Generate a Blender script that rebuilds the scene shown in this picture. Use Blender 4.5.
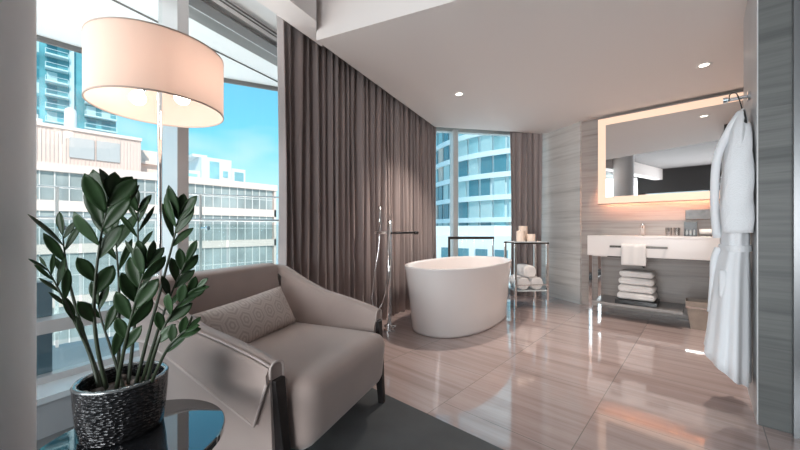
import bpy, bmesh, math, random
from mathutils import Vector, Matrix, noise
sc = bpy.context.scene
for o in list(bpy.data.objects): bpy.data.objects.remove(o)
C = sc.collection
R = random.Random(7)
PI = math.pi
rad = math.radians

# ------------------------------------------------------------------ camera
cam_d = bpy.data.cameras.new('camera'); cam = bpy.data.objects.new('camera', cam_d); C.objects.link(cam)
cam.location = (0, 0, 1.0); cam.rotation_euler = (PI/2, 0, rad(42.37))
cam_d.sensor_width = 36; cam_d.lens = 15.0; cam_d.shift_y = 4/800; cam_d.clip_start = .02; cam_d.clip_end = 600
sc.camera = cam
# ------------------------------------------------------------------ colour
vs = sc.view_settings
vs.view_transform = 'Standard'; vs.look = 'None'; vs.gamma = 1; vs.exposure = 0.80; vs.use_curve_mapping = False
# ------------------------------------------------------------------ sky
SKY = .78
w = bpy.data.worlds.new('sky'); sc.world = w; w.use_nodes = True
nt = w.node_tree; nt.nodes.clear()
out = nt.nodes.new('ShaderNodeOutputWorld'); bg = nt.nodes.new('ShaderNodeBackground')
tc = nt.nodes.new('ShaderNodeTexCoord'); sp = nt.nodes.new('ShaderNodeSeparateXYZ')
rp = nt.nodes.new('ShaderNodeValToRGB'); nz = nt.nodes.new('ShaderNodeTexNoise'); mx = nt.nodes.new('ShaderNodeMix')
mp = nt.nodes.new('ShaderNodeMapping'); r2 = nt.nodes.new('ShaderNodeValToRGB')
nt.links.new(tc.outputs['Generated'], sp.inputs[0]); nt.links.new(sp.outputs['Z'], rp.inputs[0])
e = rp.color_ramp.elements
e[0].position = 0.0; e[0].color = (.62, .78, .86, 1)
e[1].position = .55; e[1].color = (.14, .46, .75, 1)
q = rp.color_ramp.elements.new(.12); q.color = (.50, .85, .98, 1)
q = rp.color_ramp.elements.new(.24); q.color = (.20, .68, .93, 1)
mp.inputs['Scale'].default_value = (3, 3, 8); nt.links.new(tc.outputs['Generated'], mp.inputs[0]); nt.links.new(mp.outputs[0], nz.inputs[0])
nz.inputs['Scale'].default_value = 1.4; nz.inputs['Detail'].default_value = 2
r2.color_ramp.elements[0].position = .52; r2.color_ramp.elements[1].position = .8
r2.color_ramp.elements[1].color = (.45, .45, .45, 1)
nt.links.new(nz.outputs[0], r2.inputs[0])
mx.data_type = 'RGBA'; nt.links.new(r2.outputs[0], mx.inputs[0]); nt.links.new(rp.outputs[0], mx.inputs[6]); mx.inputs[7].default_value = (.9, .95, 1, 1)
nt.links.new(mx.outputs[2], bg.inputs[0]); bg.inputs[1].default_value = SKY
nt.links.new(bg.outputs[0], out.inputs[0])
# ------------------------------------------------------------------ sun (behind the building, on the facades opposite)
sd = bpy.data.lights.new('sun', 'SUN'); sd.energy = 2.6; sd.angle = rad(1); sd.color = (1, .93, .86)
sun = bpy.data.objects.new('sun', sd); C.objects.link(sun)
sun.rotation_euler = Vector((-.75, .35, -.62)).to_track_quat('-Z', 'Y').to_euler()
# ------------------------------------------------------------------ large soft fill lights, added to brighten the room and balcony soffit
def area(name, loc, d, sx, sy, power, col):
    l = bpy.data.lights.new(name, 'AREA'); l.shape = 'RECTANGLE'; l.size = sx; l.size_y = sy; l.energy = power; l.color = col
    o = bpy.data.objects.new(name, l); C.objects.link(o); o.location = loc
    o.rotation_euler = Vector(d).to_track_quat('-Z', 'Y').to_euler(); return o
area('rear_fill_light', (.1, -3.10, 1.15), (-.22, 1, .50), 2.7, 1.6, 118, (.97, .97, .98))  # added fill behind the camera, lifts the ceiling and bathroom

area('side_fill_light', (-1.85, -2.0, 1.5), (.6, 1, .1), 1.0, 2.0, 30, (.95, .98, 1))  # added fill from behind left, lightens curtain, beam and chair
l_ = area('soffit_fill_light', (-3.0, .2, .03), (0, 0, 1), .12, 3.6, 28, (1, .96, .92)); l_.rotation_euler = (0, PI-.3, rad(15))  # added fill that whitens the soffit; no lamp stands on this deck
# ================================================================== materials
MATS = {}
def newmat(name):
    m = bpy.data.materials.new(name); m.use_nodes = True; MATS[name] = m
    return m, m.node_tree, m.node_tree.nodes['Principled BSDF']
def P(name, col, rough=.5, metal=0, spec=.5, coat=0, emit=None, es=0, bump=0, bscale=80, var=0, vscale=3, stretch=(1, 1, 1), sheen=0):
    if name in MATS: return MATS[name]
    m, t, b = newmat(name)
    b.inputs['Base Color'].default_value = (*col, 1); b.inputs['Roughness'].default_value = rough
    b.inputs['Metallic'].default_value = metal; b.inputs['Specular IOR Level'].default_value = spec
    b.inputs['Coat Weight'].default_value = coat; b.inputs['Sheen Weight'].default_value = sheen
    if emit: b.inputs['Emission Color'].default_value = (*emit, 1); b.inputs['Emission Strength'].default_value = es
    co = t.nodes.new('ShaderNodeTexCoord'); mpn = t.nodes.new('ShaderNodeMapping'); mpn.inputs['Scale'].default_value = stretch
    t.links.new(co.outputs['Object'], mpn.inputs[0])
    if var:
        n = t.nodes.new('ShaderNodeTexNoise'); n.inputs['Scale'].default_value = vscale; n.inputs['Detail'].default_value = 4
        t.links.new(mpn.outputs[0], n.inputs[0]); r = t.nodes.new('ShaderNodeValToRGB')
        r.color_ramp.elements[0].position = .3; r.color_ramp.elements[1].position = .7
        r.color_ramp.elements[0].color = (*[c*(1-var) for c in col], 1); r.color_ramp.elements[1].color = (*[min(1, c*(1+var)) for c in col], 1)
        t.links.new(n.outputs[0], r.inputs[0]); t.links.new(r.outputs[0], b.inputs['Base Color'])
    if bump:
        n = t.nodes.new('ShaderNodeTexNoise'); n.inputs['Scale'].default_value = bscale; n.inputs['Detail'].default_value = 3
        t.links.new(mpn.outputs[0], n.inputs[0]); bp = t.nodes.new('ShaderNodeBump'); bp.inputs['Strength'].default_value = bump; bp.inputs['Distance'].default_value = .01
        t.links.new(n.outputs[0], bp.inputs['Height']); t.links.new(bp.outputs[0], b.inputs['Normal'])
    return m
class NB:                                  # small node-math builder
    def __init__(s, t): s.t = t
    def m(s, op, a, b=None, c=None):
        n = s.t.nodes.new('ShaderNodeMath'); n.operation = op
        for i, v in enumerate((a, b, c)):
            if v is None: continue
            if isinstance(v, (int, float)): n.inputs[i].default_value = v
            else: s.t.links.new(v, n.inputs[i])
        return n.outputs[0]
    def comb(s, x, y, z):
        n = s.t.nodes.new('ShaderNodeCombineXYZ')
        for i, v in enumerate((x, y, z)):
            if isinstance(v, (int, float)): n.inputs[i].default_value = v
            else: s.t.links.new(v, n.inputs[i])
        return n.outputs[0]
    def mix(s, f, a, b):
        n = s.t.nodes.new('ShaderNodeMix'); n.data_type = 'RGBA'
        for i, v in ((0, f), (6, a), (7, b)):
            if isinstance(v, (int, float)): n.inputs[i].default_value = v
            elif isinstance(v, tuple): n.inputs[i].default_value = (*v, 1)
            else: s.t.links.new(v, n.inputs[i])
        return n.outputs[2]
def veined(name, cols, tx, ty, ox, oy, axes, rough=.1, joint=(.25, .22, .21), jw=.0022, stag=0, coat=0, spec=.5, vs=(1.1, 13), jit=.12):
    """polished vein-cut stone; axes = (along vein axis, across vein axis); tiles tx (along) by ty (across)"""
    m, t, b = newmat(name); nb = NB(t)
    co = t.nodes.new('ShaderNodeTexCoord'); s = t.nodes.new('ShaderNodeSeparateXYZ'); t.links.new(co.outputs['Object'], s.inputs[0])
    U = s.outputs[axes[0]]; V = s.outputs[axes[1]]
    u = nb.m('DIVIDE', nb.m('SUBTRACT', U, ox), tx); iu = nb.m('FLOOR', u)
    v = nb.m('DIVIDE', nb.m('SUBTRACT', nb.m('ADD', V, nb.m('MULTIPLY', nb.m('MODULO', iu, 2), stag)), oy), ty); iv = nb.m('FLOOR', v)
    fu = nb.m('SUBTRACT', u, iu); fv = nb.m('SUBTRACT', v, iv)
    wn = t.nodes.new('ShaderNodeTexWhiteNoise'); t.links.new(nb.comb(iu, iv, 0), wn.inputs['Vector'])
    off = nb.m('MULTIPLY', wn.outputs['Value'], 9)
    n1 = t.nodes.new('ShaderNodeTexNoise'); n1.inputs['Scale'].default_value = 1; n1.inputs['Detail'].default_value = 6; n1.inputs['Roughness'].default_value = .62; n1.inputs['Distortion'].default_value = .25
    t.links.new(nb.comb(nb.m('ADD', nb.m('MULTIPLY', U, vs[0]), off), nb.m('ADD', nb.m('MULTIPLY', V, vs[1]), off), off), n1.inputs['Vector'])
    r = t.nodes.new('ShaderNodeValToRGB'); cr = r.color_ramp
    cr.elements[0].position = .3; cr.elements[0].color = (*cols[0], 1); cr.elements[1].position = .72; cr.elements[1].color = (*cols[-1], 1)
    for i, c in enumerate(cols[1:-1]):
        el = cr.elements.new(.3+.42*(i+1)/(len(cols)-1)); el.color = (*c, 1)
    t.links.new(n1.outputs[0], r.inputs[0])
    hs = t.nodes.new('ShaderNodeHueSaturation'); t.links.new(r.outputs[0], hs.inputs['Color'])
    t.links.new(nb.m('ADD', 1-jit/2, nb.m('MULTIPLY', wn.outputs['Value'], jit)), hs.inputs['Value'])
    eu = nb.m('MULTIPLY', nb.m('MINIMUM', fu, nb.m('SUBTRACT', 1, fu)), tx)
    ev = nb.m('MULTIPLY', nb.m('MINIMUM', fv, nb.m('SUBTRACT', 1, fv)), ty)
    jn = nb.m('LESS_THAN', nb.m('MINIMUM', eu, ev), jw)
    t.links.new(nb.mix(jn, hs.outputs[0], joint), b.inputs['Base Color'])
    b.inputs['Roughness'].default_value = rough; b.inputs['Coat Weight'].default_value = coat; b.inputs['Coat Roughness'].default_value = .03
    b.inputs['Specular IOR Level'].default_value = spec
    return m
def glass(name, col=(1, 1, 1), refl=.06, rough=.0):
    m, t, b = newmat(name); t.nodes.remove(b); o = [n for n in t.nodes if n.type == 'OUTPUT_MATERIAL'][0]
    tr = t.nodes.new('ShaderNodeBsdfTransparent'); gl = t.nodes.new('ShaderNodeBsdfGlossy'); mi = t.nodes.new('ShaderNodeMixShader')
    tr.inputs[0].default_value = (*col, 1); gl.inputs['Roughness'].default_value = rough; mi.inputs[0].default_value = refl
    t.links.new(tr.outputs[0], mi.inputs[1]); t.links.new(gl.outputs[0], mi.inputs[2]); t.links.new(mi.outputs[0], o.inputs[0]); return m

floor_m = veined('floor_marble', [(.34, .262, .245), (.44, .345, .325), (.50, .405, .385), (.39, .315, .30)], .664, .77, -.443, 2.06-.77*2, (0, 1), rough=.085, stag=.3, spec=.75, vs=(.7, 15), coat=.7)
wall_m = veined('wall_marble', [(.41, .385, .36), (.57, .535, .505), (.64, .61, .58), (.51, .475, .45)], 2.0, 1.21, -3, 0, (0, 2), rough=.22, joint=(.42, .41, .40), jw=.0012, vs=(.8, 14))
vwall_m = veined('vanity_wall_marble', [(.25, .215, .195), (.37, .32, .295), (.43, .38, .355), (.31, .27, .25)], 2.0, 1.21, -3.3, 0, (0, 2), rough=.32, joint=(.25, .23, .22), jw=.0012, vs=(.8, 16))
part_m = veined('partition_marble', [(.055, .060, .060), (.088, .094, .093), (.12, .125, .123), (.07, .075, .075)], 2.0, 1.21, -3.3, .4, (0, 2), rough=.5, joint=(.12, .12, .12), jw=.0012, vs=(.8, 17))
carpet_m = P('dark_carpet', (.098, .107, .113), .85, bump=.3, bscale=500, var=.12, vscale=6)
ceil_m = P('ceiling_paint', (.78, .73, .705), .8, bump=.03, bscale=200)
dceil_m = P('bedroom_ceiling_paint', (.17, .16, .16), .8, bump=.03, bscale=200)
beam_m = P('beam_paint', (.86, .81, .79), .75, bump=.03, bscale=200)
wallp_m = P('bedroom_wall_covering', (.06, .055, .054), .8, bump=.1, bscale=120)
white_m = P('white_paint', (.80, .79, .78), .6, bump=.02, bscale=200)
strip_m = P('pale_stone_edge', (.50, .50, .50), .35, var=.06, vscale=4)
col_m = P('column_plaster', (.92, .92, .93), .8, bump=.02, bscale=150, spec=.2)
alu_m = P('window_aluminium', (.60, .59, .59), .35, metal=.55, bump=.02, bscale=300)
alud_m = P('dark_window_aluminium', (.16, .15, .145), .4, metal=.4)
blue_m = P('blue_grey_window_post', (.10, .16, .20), .3, metal=.3)
chrome = P('chrome', (.86, .86, .87), .07, metal=1)
bronze = P('dark_bronze', (.07, .06, .055), .3, metal=.8)
porc_m = P('white_solid_surface', (.84, .80, .79), .22, coat=.2)
van_m = P('vanity_solid_surface', (.76, .71, .69), .28, coat=.1)
towel_m = P('white_terry_cloth', (.88, .85, .83), .95, bump=.6, bscale=260, sheen=.2)
robe_m = P('white_robe_cloth', (.82, .84, .87), .95, bump=.5, bscale=190, sheen=.2)
curt_m = P('taupe_curtain_cloth', (.36, .30, .29), .85, bump=.15, bscale=400, sheen=.3)
uph_m = P('taupe_velvet', (.41, .325, .295), .8, bump=.08, bscale=350, sheen=.5, var=.05, vscale=5)
pipe_m = P('piping_cord', (.55, .47, .44), .7)
wood_m = P('dark_wood', (.012, .009, .009), .5, var=.2, vscale=20, stretch=(1, 1, .1))
black_gl = P('black_table_glass', (.012, .013, .015), .03, spec=.9, coat=1, var=.35, vscale=6)
blackp = P('black_lacquer', (.015, .015, .016), .25)
grey_shelf = P('grey_lacquer_shelf', (.16, .15, .15), .3)
leaf_m = P('plant_leaf', (.020, .046, .016), .42, var=.3, vscale=25, spec=.32)
stem_m = P('plant_stem', (.025, .036, .018), .5, var=.25, vscale=30)
soil_m = P('gravel', (.16, .12, .10), .9, var=.4, vscale=60, bump=.8, bscale=60)
peb_m = P('pebble', (.20, .17, .155), .8, var=.35, vscale=30)
wax_m = P('candle_wax', (.93, .76, .64), .5, emit=(1, .75, .5), es=.0)
led_m = P('mirror_light_border', (.4, .33, .28), .5, emit=(1, .64, .46), es=.52)
strip_led = P('backlight_strip', (1, .8, .6), .5, emit=(1, .42, .22), es=75)
mir_m = P('mirror_silver', (.80, .80, .80), .015, metal=1)
bin_m = P('pale_wood', (.40, .33, .28), .5, var=.1, vscale=12)
darkstone = P('dark_stone', (.13, .125, .125), .25, var=.3, vscale=14)
pane_m = glass('window_glass', (.96, .985, .985), .05)
rail_gl = glass('balustrade_glass', (.90, .96, .96), .08)
tumb_m = glass('tumbler_glass', (.9, .9, .9), .25, .02)
bulb_m = P('bulb', (1, 1, 1), .5, emit=(1, .84, .70), es=5)
dl_m = P('downlight_lens', (1, 1, 1), .5, emit=(1, .88, .76), es=2.2)
facade_m = P('cream_facade', (.80, .62, .545), .8, var=.03, vscale=.3)
ribs_m = P('ribbed_cladding', (.76, .585, .52), .8)
fwin_m = P('facade_glass', (.33, .35, .34), .4, var=.3, vscale=.35)
fframe_m = P('facade_frame', (.74, .69, .66), .6)
tower_gl = P('teal_tower_glass', (.12, .35, .40), .12, var=.5, vscale=.12)
tower_w = P('pale_tower_panel', (.55, .70, .72), .6)
rb_gl = P('round_building_glass', (.30, .53, .57), .2, var=.45, vscale=.15)
rb_w = P('round_building_band', (.78, .88, .90), .6)
white_b = P('white_render', (.80, .80, .80), .8)
deck_m = P('balcony_paving', (.34, .37, .38), .7, var=.05, vscale=2)
soff_m = P('white_soffit', (.93, .91, .89), .7)
street_m = P('street_surface', (.80, .79, .77), .9, var=.1, vscale=.05)

# linen lampshade lets the bulb's light through
def shade_mat():
    m, t, b = newmat('linen_shade'); o = [n for n in t.nodes if n.type == 'OUTPUT_MATERIAL'][0]
    b.inputs['Base Color'].default_value = (.80, .68, .60, 1); b.inputs['Roughness'].default_value = .9
    tl = t.nodes.new('ShaderNodeBsdfTranslucent'); tl.inputs[0].default_value = (.95, .83, .77, 1)
    mi = t.nodes.new('ShaderNodeMixShader'); mi.inputs[0].default_value = .52
    t.links.new(b.outputs[0], mi.inputs[1]); t.links.new(tl.outputs[0], mi.inputs[2]); t.links.new(mi.outputs[0], o.inputs[0]); return m
shade_m = shade_mat()
def pot_mat():
    m, t, b = newmat('hammered_black_glaze'); b.inputs['Base Color'].default_value = (.016, .016, .018, 1)
    b.inputs['Roughness'].default_value = .2; b.inputs['Metallic'].default_value = .25; b.inputs['Coat Weight'].default_value = .5
    co = t.nodes.new('ShaderNodeTexCoord'); mpn = t.nodes.new('ShaderNodeMapping'); mpn.inputs['Scale'].default_value = (1, 1, 2.2)
    v = t.nodes.new('ShaderNodeTexVoronoi'); v.inputs['Scale'].default_value = 75; v.inputs['Randomness'].default_value = .9
    n = t.nodes.new('ShaderNodeTexNoise'); n.inputs['Scale'].default_value = 30; nb = NB(t)
    bp = t.nodes.new('ShaderNodeBump'); bp.inputs['Strength'].default_value = .9; bp.inputs['Distance'].default_value = .008
    t.links.new(co.outputs['Object'], mpn.inputs[0]); t.links.new(mpn.outputs[0], v.inputs[0]); t.links.new(mpn.outputs[0], n.inputs[0])
    t.links.new(nb.m('ADD', v.outputs['Distance'], nb.m('MULTIPLY', n.outputs[0], .8)), bp.inputs['Height']); t.links.new(bp.outputs[0], b.inputs['Normal']); return m
pot_m = pot_mat()
def hex_mat():
    m, t, b = newmat('hexagon_weave'); nb = NB(t); co = t.nodes.new('ShaderNodeTexCoord'); s = t.nodes.new('ShaderNodeSeparateXYZ')
    t.links.new(co.outputs['Object'], s.inputs[0]); k = 12.5
    x = nb.m('ADD', nb.m('MULTIPLY', s.outputs[0], k), 50.); y = nb.m('ADD', nb.m('MULTIPLY', s.outputs[1], k*.8), 50.*1.732)
    def cell(ox, oy):
        a = nb.m('SUBTRACT', nb.m('MODULO', nb.m('ADD', x, ox), 1.0), .5); c = nb.m('SUBTRACT', nb.m('MODULO', nb.m('ADD', y, oy), 1.732), .866)
        ax = nb.m('ABSOLUTE', a); ay = nb.m('ABSOLUTE', c)
        return nb.m('MAXIMUM', nb.m('ADD', nb.m('MULTIPLY', ax, .5), nb.m('MULTIPLY', ay, .866)), ax)
    hd = nb.m('MINIMUM', cell(0, 0), cell(.5, .866))
    ring = nb.m('GREATER_THAN', nb.m('SINE', nb.m('MULTIPLY', hd, 32.)), .0)
    t.links.new(nb.mix(ring, (.50, .43, .40), (.62, .55, .515)), b.inputs['Base Color']); b.inputs['Roughness'].default_value = .85
    return m
hex_m = hex_mat()

# ================================================================== mesh helpers
def BM(): return bmesh.new()
def obj(name, bm, mat, parent=None, smooth=False, label=None, mods=None, auto=None):
    me = bpy.data.meshes.new(name)
    bmesh.ops.recalc_face_normals(bm, faces=bm.faces[:])
    bm.to_mesh(me); bm.free()
    for q in (mat if isinstance(mat, (list, tuple)) else [mat]): me.materials.append(q)
    o = bpy.data.objects.new(name, me); C.objects.link(o)
    if parent: o.parent = parent
    if smooth or auto:
        for p in me.polygons: p.use_smooth = True
        if auto: me.set_sharp_from_angle(angle=rad(auto))
    if label: o['label'] = label
    return o
def bev(o, wd=.004, seg=2):
    m = o.modifiers.new('bevel', 'BEVEL'); m.width = wd; m.segments = seg; m.limit_method = 'ANGLE'; m.angle_limit = rad(40); return o
def sub(o, l=1):
    m = o.modifiers.new('subdivision', 'SUBSURF'); m.levels = l; m.render_levels = l; return o
def box(bm, mn, mx, mi=0, mat=None):
    x0, y0, z0 = mn; x1, y1, z1 = mx
    v = [bm.verts.new(Vector(p) if mat is None else mat @ Vector(p)) for p in ((x0,y0,z0),(x1,y0,z0),(x1,y1,z0),(x0,y1,z0),(x0,y0,z1),(x1,y0,z1),(x1,y1,z1),(x0,y1,z1))]
    for f in ((0,3,2,1),(4,5,6,7),(0,1,5,4),(1,2,6,5),(2,3,7,6),(3,0,4,7)):
        fc = bm.faces.new([v[i] for i in f]); fc.material_index = mi
def obox(bm, a, b, t0, t1, z0, z1, mi=0):
    """upright slab along plan segment a->b, from offset t0 to t1 to the LEFT of the direction"""
    a = Vector(a); b = Vector(b); d = (b-a).normalized(); n = Vector((-d.y, d.x))
    P4 = [a+n*t0, b+n*t0, b+n*t1, a+n*t1]
    prism(bm, P4, z0, z1, mi)
def prism(bm, pts, z0, z1, mi=0):
    lo = [bm.verts.new((p[0], p[1], z0)) for p in pts]; hi = [bm.verts.new((p[0], p[1], z1)) for p in pts]
    bm.faces.new(lo[::-1]).material_index = mi; bm.faces.new(hi).material_index = mi
    n = len(pts)
    for i in range(n): bm.faces.new((lo[i], lo[(i+1) % n], hi[(i+1) % n], hi[i])).material_index = mi
def rings(bm, rs, cap=True, closed=True, mi=0):
    V = [[bm.verts.new(p) for p in r] for r in rs]; n = len(V[0])
    for a, b in zip(V, V[1:]):
        for i in range(n if closed else n-1):
            bm.faces.new((a[i], a[(i+1) % n], b[(i+1) % n], b[i])).material_index = mi
    if cap and closed:
        bm.faces.new(V[0][::-1]).material_index = mi; bm.faces.new(V[-1]).material_index = mi
    return V
def lathe(bm, prof, c=(0, 0), n=32, sx=1, sy=1, cap=True, mi=0):
    rings(bm, [[(c[0]+r*sx*math.cos(2*PI*i/n), c[1]+r*sy*math.sin(2*PI*i/n), z) for i in range(n)] for r, z in prof], cap, mi=mi)
def tube(bm, pts, r, n=10, mi=0):
    pts = [Vector(p) for p in pts]; rr = r if isinstance(r, (list, tuple)) else [r]*len(pts)
    prev = None; rs = []
    for i, p in enumerate(pts):
        d = (pts[min(i+1, len(pts)-1)]-pts[max(i-1, 0)]).normalized()
        if prev is None: u = d.orthogonal().normalized()
        else: u = (prev-d*prev.dot(d)).normalized()
        prev = u; v = d.cross(u)
        rs.append([p+(u*math.cos(2*PI*k/n)+v*math.sin(2*PI*k/n))*rr[i] for k in range(n)])
    rings(bm, rs, True, mi=mi)
def bez(pts, n=8):
    """Catmull-Rom through points"""
    P_ = [Vector(p) for p in pts]; P_ = [P_[0]*2-P_[1]]+P_+[P_[-1]*2-P_[-2]]; o = []
    for i in range(1, len(P_)-2):
        a, b, c, d = P_[i-1:i+3]
        for k in range(n):
            t = k/n; o.append(.5*((2*b)+(c-a)*t+(2*a-5*b+4*c-d)*t*t+(3*b-a-3*c+d)*t**3))
    o.append(P_[-2]); return o
def rbox(bm, c, s, r, n=4, crown=0, mi=0):
    """soft rounded box, centre c, full size s, radius r"""
    import itertools
    N = 14; hx, hy, hz = s[0]/2, s[1]/2, s[2]/2
    b2 = bmesh.new(); bmesh.ops.create_cube(b2, size=2); bmesh.ops.subdivide_edges(b2, edges=b2.edges[:], cuts=N, use_grid_fill=True)
    for v in b2.verts:
        p = Vector((math.copysign(abs(v.co.x)**.7, v.co.x)*hx, math.copysign(abs(v.co.y)**.7, v.co.y)*hy, math.copysign(abs(v.co.z)**.7, v.co.z)*hz))
        q = Vector((max(-hx+r, min(hx-r, p.x)), max(-hy+r, min(hy-r, p.y)), max(-hz+r, min(hz-r, p.z))))
        d = p-q
        if d.length > 1e-6: p = q+d.normalized()*min(r, d.length*1.0 if d.length < r else r)
        if crown and p.z > 0: p.z += crown*(1-(p.x/hx)**2)*(1-(p.y/hy)**2)
        v.co = p+Vector(c)
    m_ = {}
    for v in b2.verts: m_[v] = bm.verts.new(v.co)
    for f in b2.faces: bm.faces.new([m_[v] for v in f.verts]).material_index = mi
    b2.free()
def thing(name, label, cat, loc=(0, 0, 0), rz=0, group=None):
    o = bpy.data.objects.new(name, None); C.objects.link(o); o.location = loc; o.rotation_euler = (0, 0, rz); o.empty_display_size = .1
    o['label'] = label; o['category'] = cat
    if group: o['group'] = group
    return o
def tag(o, label, cat, group=None):
    o['label'] = label; o['category'] = cat
    if group: o['group'] = group
    return o
def struct(name, bm, m, parent=None, **k):
    o = obj(name, bm, m, parent, **k)
    if not parent: o['kind'] = 'structure'
    return o

# ================================================================== SETTING
# glass line of the window wall (facet A) and of the far window (facet B)
def GA(y): return (-2.55-.277*y, y)
cornr = (-3.50, 3.42); B0 = (-3.50, 3.42); B1 = (-2.04, 5.36)
dA = (Vector(GA(3))-Vector(GA(0))).normalized(); nA = Vector((dA.y, -dA.x))          # nA points into the room
dB = (Vector(B1)-Vector(B0)).normalized(); nB = Vector((dB.y, -dB.x))
def GAo(y, off): p = Vector(GA(y))+nA*off; return (p.x, p.y)
def GBo(t, off): p = Vector(B0)+dB*t+nB*off; return (p.x, p.y)
LB = (Vector(B1)-Vector(B0)).length
# floor
bm = BM(); prism(bm, [GA(1.43), (1.7, 1.43), (1.7, 5.2), (-1.2, 5.2), B1, B0], -.12, 0); struct('floor', bm, floor_m)
bm = BM(); prism(bm, [GA(-3.2), (1.7, -3.2), (1.7, 1.43), GA(1.43)], -.12, .002); struct('floor_carpet', bm, carpet_m)
# bathroom ceiling, its front drops from the raised bedroom ceiling
Ep = [(-2.117, 1.12), (-2.173, 1.44), (-2.786, 3.78), (-2.09, 4.72), (-1.80, 5.14)]
bk0 = (-2.173, 1.44); bk1 = (1.7, 2.72)
bm = BM(); prism(bm, [bk0, bk1, (1.7, 5.2), (-1.2, 5.2), (-1.80, 5.14), Ep[3], Ep[2]], 2.43, 2.82)
struct('ceiling', bm, ceil_m)
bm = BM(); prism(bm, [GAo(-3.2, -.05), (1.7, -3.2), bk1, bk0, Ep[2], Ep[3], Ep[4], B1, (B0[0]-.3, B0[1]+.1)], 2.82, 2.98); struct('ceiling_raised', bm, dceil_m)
# dropped beam along the window side
eI = lambda y: (-2.006-.249*(y-1.12), y)
eO = lambda y: (-2.205-.249*(y-1.12), y)
bm = BM(); prism(bm, [eI(-3.2), eI(1.372), (-2.173, 1.44), eO(1.6), eO(-3.2)], 2.50, 2.82); struct('trim_beam', bm, beam_m)
# pocket ceiling between beam and glass
bm = BM(); prism(bm, [GAo(-3.2, 0), eO(-3.2), eO(1.6), Ep[2], Ep[3], Ep[4], (B1[0], B1[1]), (B0[0], B0[1])], 2.79, 2.82); struct('ceiling_pocket', bm, white_m)
# walls
bm = BM(); obox(bm, (-1.216, 4.88), B1, -.15, 0, 0, 2.82); struct('wall_back', bm, wall_m)
bm = BM(); box(bm, (-1.216, 4.90, 0), (1.7, 5.05, 2.82)); struct('wall_vanity', bm, vwall_m)
bm = BM(); box(bm, (-.985, 4.86, .925), (.75, 4.90, 1.10)); struct('trim_backsplash', bm, vwall_m)
bm = BM(); box(bm, (.75, 2.49, 0), (.85, 4.90, 2.6)); struct('wall_right', bm, wall_m)
bm = BM(); box(bm, (.205, 2.49, 0), (.318, 3.28, 2.82)); o = struct('wall_partition', bm, part_m)
bm = BM(); box(bm, (.2, 2.495, 0), (.205, 3.28, 2.82)); struct('trim_partition_side', bm, strip_m)
bm = BM(); box(bm, (.318, 2.46, 0), (.37, 2.56, 2.4)); box(bm, (.318, 2.45, 0), (.330, 2.46, 2.4)); struct('trim_door_post', bm, P('door_post_metal', (.20, .21, .22), .3, metal=.5))
d = thing('door_1', '', '', (0, 0, 0)); del d['label'], d['category']; d['kind'] = 'structure'
bm = BM(); box(bm, (.372, 2.49, .01), (1.22, 2.53, 2.12)); obj('door_leaf', bm, P('door_grey', (.22, .22, .225), .35), d)
bm = BM(); tube(bm, [(.45, 2.47, .98), (.45, 2.43, .98), (.58, 2.43, .98)], .009); obj('door_handle', bm, chrome, d, smooth=True)
bm = BM(); box(bm, (1.225, 2.49, 0), (1.7, 2.59, 2.82)); box(bm, (.372, 2.495, 2.125), (1.225, 2.59, 2.82)); struct('wall_corridor', bm, wallp_m)
bm = BM(); box(bm, (1.7, -3.2, 0), (1.8, 5.2, 2.98)); struct('wall_bedroom_side', bm, wallp_m)
bm = BM(); box(bm, (-1.75, -3.3, 0), (1.8, -3.2, .25)); box(bm, (-1.75, -3.3, 2.1), (1.8, -3.2, 2.98)); box(bm, (-1.75, -3.3, .25), (-1.35, -3.2, 2.1)); box(bm, (1.55, -3.3, .25), (1.8, -3.2, 2.1)); struct('wall_bedroom_rear', bm, wallp_m)
bm = BM(); box(bm, (-1.35, -3.26, .25), (1.55, -3.25, 2.1)); wr = struct('window_8', bm, pane_m)  # made-up window, added to give the rear fill light an opening
bm = BM()
for a_ in (-1.35, .08, 1.50): box(bm, (a_, -3.28, .25), (a_+.05, -3.22, 2.1))
obj('window_frame', bm, alu_m, wr)  # bars of the added rear window
# window wall A: dwarf wall with sill, frames and panes
bm = BM(); obox(bm, GA(-3.2), GA(3.42), -.22, .02, -.12, .17); struct('wall_window_left', bm, P('sill_front', (.30, .32, .34), .5))
bm = BM(); obox(bm, GA(-3.2), GA(3.42), -.235, .03, .17, .20); struct('trim_sill', bm, P('sill_top', (.48, .53, .56), .25))
bm = BM(); obox(bm, GA(-3.2), GA(3.42), -.04, .06, 2.66, 2.80); obox(bm, GA(-3.2), GA(3.42), -.09, -.04, 2.70, 2.79); struct('trim_window_head', bm, white_m)
mull = [-2.1, -.75, .62, 2.0, 3.30]
wy = [-3.15]+mull+[3.40]
for i in range(len(wy)-1):
    wn_ = thing('window_%d' % (i+1), '', '', (0, 0, 0)); del wn_['label'], wn_['category']; wn_['kind'] = 'structure'
    a, b = wy[i], wy[i+1]
    bm = BM(); obox(bm, GA(a), GA(b), .0, .012, .20, 2.66); obj('pane', bm, pane_m, wn_)
    bm = BM(); obox(bm, GA(a), GA(b), -.10, .04, .47, .535); obox(bm, GA(a), GA(b), -.035, .03, .20, .235); obj('transom', bm, alu_m, wn_)
    bm = BM(); obox(bm, GA(a), GA(b), -.10, .02, 2.64, 2.655); obj('window_frame', bm, alud_m, wn_)
for y in mull:
    bm = BM(); p = Vector(GA(y)); obox(bm, GA(y-.035), GA(y+.035), -.17, .05, .20, 2.79); struct('trim_mullion', bm, alu_m)
bm = BM(); obox(bm, GA(.01), GA(.07), .02, .12, .20, .72); struct('trim_blue_post', bm, blue_m)
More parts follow.
